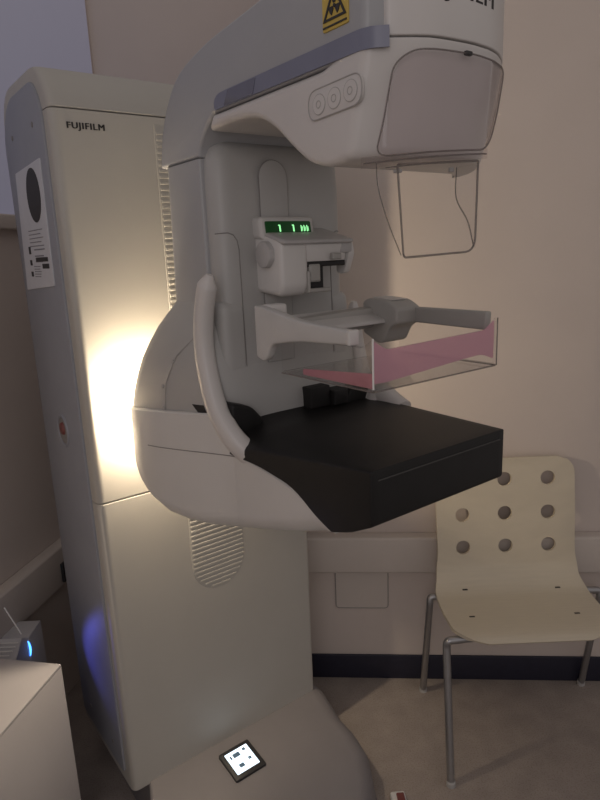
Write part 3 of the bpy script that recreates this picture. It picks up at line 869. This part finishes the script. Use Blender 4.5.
# flat (u = x, v = s) sheet with holes, triangulated then mapped on the bent profile
def sheet():
    cr_b, cr_t = .085, .055
    def outline():
        out = []
        N = 60
        right = []
        for k in range(N+1):
            s = TOT*k/N; hw = half_w(s)
            if s < cr_b: hw -= cr_b*(1-math.sqrt(max(0, 1-((cr_b-s)/cr_b)**2)))*.9
            if s > TOT-cr_t: hw -= cr_t*(1-math.sqrt(max(0, 1-((s-TOT+cr_t)/cr_t)**2)))
            right.append((hw, s))
        out = right+[(-x, s) for x, s in reversed(right)]
        return out
    holes = []
    for z in (.570, .677, .792):
        s = s_of_z(z)
        for x in (-.141, 0, .141): holes.append([(x+.0235*math.cos(-2*PI*k/24), s+.0235*math.sin(-2*PI*k/24)) for k in range(24)])
    return outline(), holes
outl, holes = sheet()
def inside(poly, x, y):
    c = False; n = len(poly)
    for i in range(n):
        x0, y0 = poly[i]; x1, y1 = poly[i-1]
        if (y0 > y) != (y1 > y) and x < (x1-x0)*(y-y0)/(y1-y0)+x0: c = not c
    return c
from mathutils.geometry import delaunay_2d_cdt
pv = []; edges = []
def add_loop(lp):
    n0 = len(pv); pv.extend(Vector(p) for p in lp)
    edges.extend((n0+i, n0+(i+1) % len(lp)) for i in range(len(lp)))
add_loop(outl)
for h_ in holes: add_loop(h_)
NX, NS = 22, 50
for i in range(NX+1):
    for j in range(1, NS):
        x = -.25+.5*i/NX; s = TOT*j/NS
        hwm = half_w(s)-.012
        if abs(x) > hwm or not inside(outl, x, s): continue
        if not inside(outl, x*1.05+.002, s) or not inside(outl, x*1.05-.002, s): continue
        if any((x-(sum(q[0] for q in h_)/24))**2+(s-(sum(q[1] for q in h_)/24))**2 < .029**2 for h_ in holes): continue
        pv.append(Vector((x, s)))
rv, re, rf, *_ = delaunay_2d_cdt(pv, edges, [], 0, 1e-6)
tris = []
for f_ in rf:
    cx_ = sum(rv[i].x for i in f_)/len(f_); cy_ = sum(rv[i].y for i in f_)/len(f_)
    if inside(outl, cx_, cy_) and not any(inside(h_, cx_, cy_) for h_ in holes): tris.append(tuple(f_))
V3 = []
TH = .011
for v in rv:
    p, tg = at_s(v.y); nrm = Vector((0, -tg.z, tg.y))     # towards the sitter
    if nrm.z < 0 and nrm.y > 0: nrm = -nrm
    cur = -.010*(1-(v.x/.24)**2) if p.z > .5 else 0        # slight dish of the back
    V3.append(Vector((v.x-.022, p.y, p.z))+nrm*(cur))
nv = len(V3)
cnt = {}
for t_ in tris:
    for i in range(3):
        e = (t_[i], t_[(i+1) % 3]); cnt[tuple(sorted(e))] = cnt.get(tuple(sorted(e)), 0)+1
Vb = []
for v, p3 in zip(rv, V3):
    p, tg = at_s(v.y); nrm = Vector((0, -tg.z, tg.y))
    Vb.append(p3-nrm*TH)
Fs = list(tris)+[tuple(i+nv for i in reversed(t_)) for t_ in tris]
for t_ in tris:
    for i in range(3):
        a, b_ = t_[i], t_[(i+1) % 3]
        if cnt[tuple(sorted((a, b_)))] == 1: Fs.append((a, a+nv, b_+nv, b_))
shell = link('seat_shell', V3+Vb, Fs, 'chairw', chair, 40)
# four small slots in the seat where the frame bolts on
for x, s in [(-.186, .125), (.132, .120), (-.170, .268), (.130, .262)]:
    p, tg = at_s(s)
    V, Fc = wbox(-.0085, .0085, -.0035, .0035, -.003, .0012, .001, 1)
    link('bolt_slot', [(x+v[0], p.y+v[1], p.z+v[2]) for v in V], Fc, 'slot', shell)
# steel tube legs
LR = .0115
def leg(sx, yf, yt, name='leg'):
    x = sx*.284
    pts = [(x, yf, LR*.2), (x*.99, yt, .405), (x*.985-sx*.0, yt+.004*(1 if yt > 0 else -1), .424), (sx*.19, yt, .430), (sx*.12, yt, .432)]
    l = link(name, *tube(bend_path(pts, .035), LR, 12), 'chrome', chair, 60)
    link('foot_cap', *disc((x, yf, 0), (0, 0, 1), LR+.002, .016, 14), 'knob', l)
    return l
for sx in (-1, 1):
    leg(sx, -.235, -.145); leg(sx, .172, .085)
for y_ in (-.146, .086):
    link('seat_frame', *tube([(-.125, y_, .432), (.125, y_, .432)], LR*.9, 10), 'chrome', chair, 60)

# ================================================================== SMALL THINGS
# left wall: low white cabinet, equipment unit behind it with a blue light
cabrz = -math.atan2(.2, 1)
cab = thing('white_cabinet', 'plain white low cabinet in the bottom left corner, nearest the camera', 'cabinet', (-.608, 1.324, 0), cabrz)
link('carcass', *wbox(-.30, 0, -.72, 0, .0, .5920, .0005), 'cab', cab)
link('cabinet_top', *wbox(-.300, .0, -.720, .0, .5922, .600, .0010), 'cab', cab)
eq = thing('equipment_unit', 'white floor unit with a glowing blue crescent light, standing behind the low white cabinet', 'equipment', (-.835, 1.637, 0), 0)
link('casing', *wbox(-.085, 0, 0, .09, 0, .470, .004), 'equip', eq)
arc = [(-.008+.008*math.cos(a), -.001, .433+.028*math.sin(a)) for a in [math.radians(-62+124*k/14) for k in range(15)]]
link('blue_light', *tube(arc, [.0008+.0022*math.sin(PI*k/14) for k in range(15)], 8), 'led', eq)
gt = []
rack = thing('wire_rack', 'small tilted pale slatted rack with a thin white rod, left of the blue-lit unit', 'rack', (-.872, 1.575, 0), 0)
for k in range(9):
    gt.append(rbox(-.075, .032-.004*k, -.010+.012*k, -.006+.012*k, .488+.002*k-.012*k*.6, .491+.002*k-.012*k*.6, .0008, 1))
link('slats', *join(*gt), 'pale', rack)
link('rack_tray', *join(puffy(round_poly([(-.025, .494), (.11, .402), (.108, .398), (-.027, .490)], .001, 1), -.08, .036, .001, 1), wbox(-.05, -.02, -.03, .0, 0, .455, .003)), 'equip', rack)
link('rod', *tube([(-.004, .032, .590), (.040, .018, .510)], .0022, 8), 'pale', rack)
# dark wall socket on the left trunking
p = lw(.165); nrm = Vector((LD.y, -LD.x))
sk = thing('wall_socket', 'small dark socket on the left wall trunking, beside the machine column', 'socket', (p.x+nrm.x*.0505, p.y+nrm.y*.0505, .50), cabrz)
link('faceplate', *wbox(0, .010, -.03, .03, -.035, .035, .002), 'dark', sk)
link('socket_insert', *wbox(.009, .014, -.018, .018, -.018, .018, .002), 'blackin', sk)
# plate under the trunking on the back wall
q = bw(.192); bn = Vector((BD.y, -BD.x))
pl = thing('wall_plate', 'pale square access plate on the back wall under the trunking', 'plate', (q.x+bn.x*.0005, q.y+bn.y*.0005, .29), math.atan2(BD.y, BD.x))
link('plate', *rbox(-.092, .095, 0, .004, .0, .158, .0015, 1, .014), 'trunk', pl)
link('plate_rim', *tube([(x, -.004, z_) for x, z_ in round_poly([(-.092, 0), (.095, 0), (.095, .158), (-.092, .158)], .014, 4)], .0012, 6, closed=True), 'seam', pl)
# foot switch, only its tip in frame
fs = thing('foot_switch', 'small off-white foot switch with dark red pedal on the floor, cut by the bottom edge', 'foot switch', (.236, 1.440, 0), .05)
link('housing', *wbox(-.022, .022, -.07, .045, 0, .022, .008), 'pale', fs)
link('pedal', *wbox(-.006, .016, -.065, .030, .0215, .030, .003), 'red', fs)

# ================================================================== LIGHT
def lamp(kind, name, loc, energy, col, **k):
    l = bpy.data.lights.new(name, kind); l.energy = energy; l.color = col
    for a, v in k.items(): setattr(l, a, v)
    o = bpy.data.objects.new(name, l); COL.objects.link(o); o.location = loc; return o
MW = Matrix.Translation(O) @ Matrix.Rotation(AZ, 4, 'Z')
p = MW @ Vector(L(.118, .036, 1.21))
lamp('POINT', 'mood_lamp_light', p, 19.0, (1.0, .82, .60), shadow_soft_size=.022)
p = Vector((-.797-.01, 1.61, .437))
bs = lamp('SPOT', 'blue_status_light', (-.838, 1.615, .440), 1.5, (.14, .15, 1.0), shadow_soft_size=.01, spot_size=math.radians(62), spot_blend=1.0)
bs.rotation_euler = (Vector((-.525, 1.427, .48))-bs.location).to_track_quat('-Z', 'Y').to_euler()
a = lamp('AREA', 'fill_light', (-.35, -1.6, 2.15), 8.0, (1.0, .93, .95), shape='RECTANGLE', size=1.0, size_y=1.5)  # added fill lamp behind the camera to lift the dim left wall
a.rotation_euler = (Vector((-.6, 2.0, 1.2))-a.location).to_track_quat('-Z', 'Y').to_euler()

w = bpy.data.worlds.new('World'); SC.world = w; w.use_nodes = True
w.node_tree.nodes['Background'].inputs['Color'].default_value = (1.0, .91, .88, 1)
w.node_tree.nodes['Background'].inputs['Strength'].default_value = .29

# ================================================================== CAMERA
cam = bpy.data.cameras.new('camera'); co = bpy.data.objects.new('camera', cam); COL.objects.link(co)
pitch, roll, CH, f = math.radians(13.4), math.radians(2.4), 1.55, 620.
fwd = Vector((0, math.cos(pitch), -math.sin(pitch))); r0 = Vector((1, 0, 0)); u0 = r0.cross(fwd)
rt = r0*math.cos(roll)-u0*math.sin(roll); up = u0*math.cos(roll)+r0*math.sin(roll)
m4 = Matrix((rt, up, -fwd)).transposed().to_4x4(); m4.translation = Vector((0, 0, CH))
co.matrix_world = m4
cam.sensor_fit = 'HORIZONTAL'; cam.sensor_width = 36; cam.lens = 36*f/600; cam.clip_start = .02
SC.camera = co
SC.view_settings.view_transform = 'Standard'; SC.view_settings.look = 'None'
SC.view_settings.exposure = 0; SC.view_settings.gamma = 1
SC.cycles.max_bounces = 10; SC.cycles.transparent_max_bounces = 24
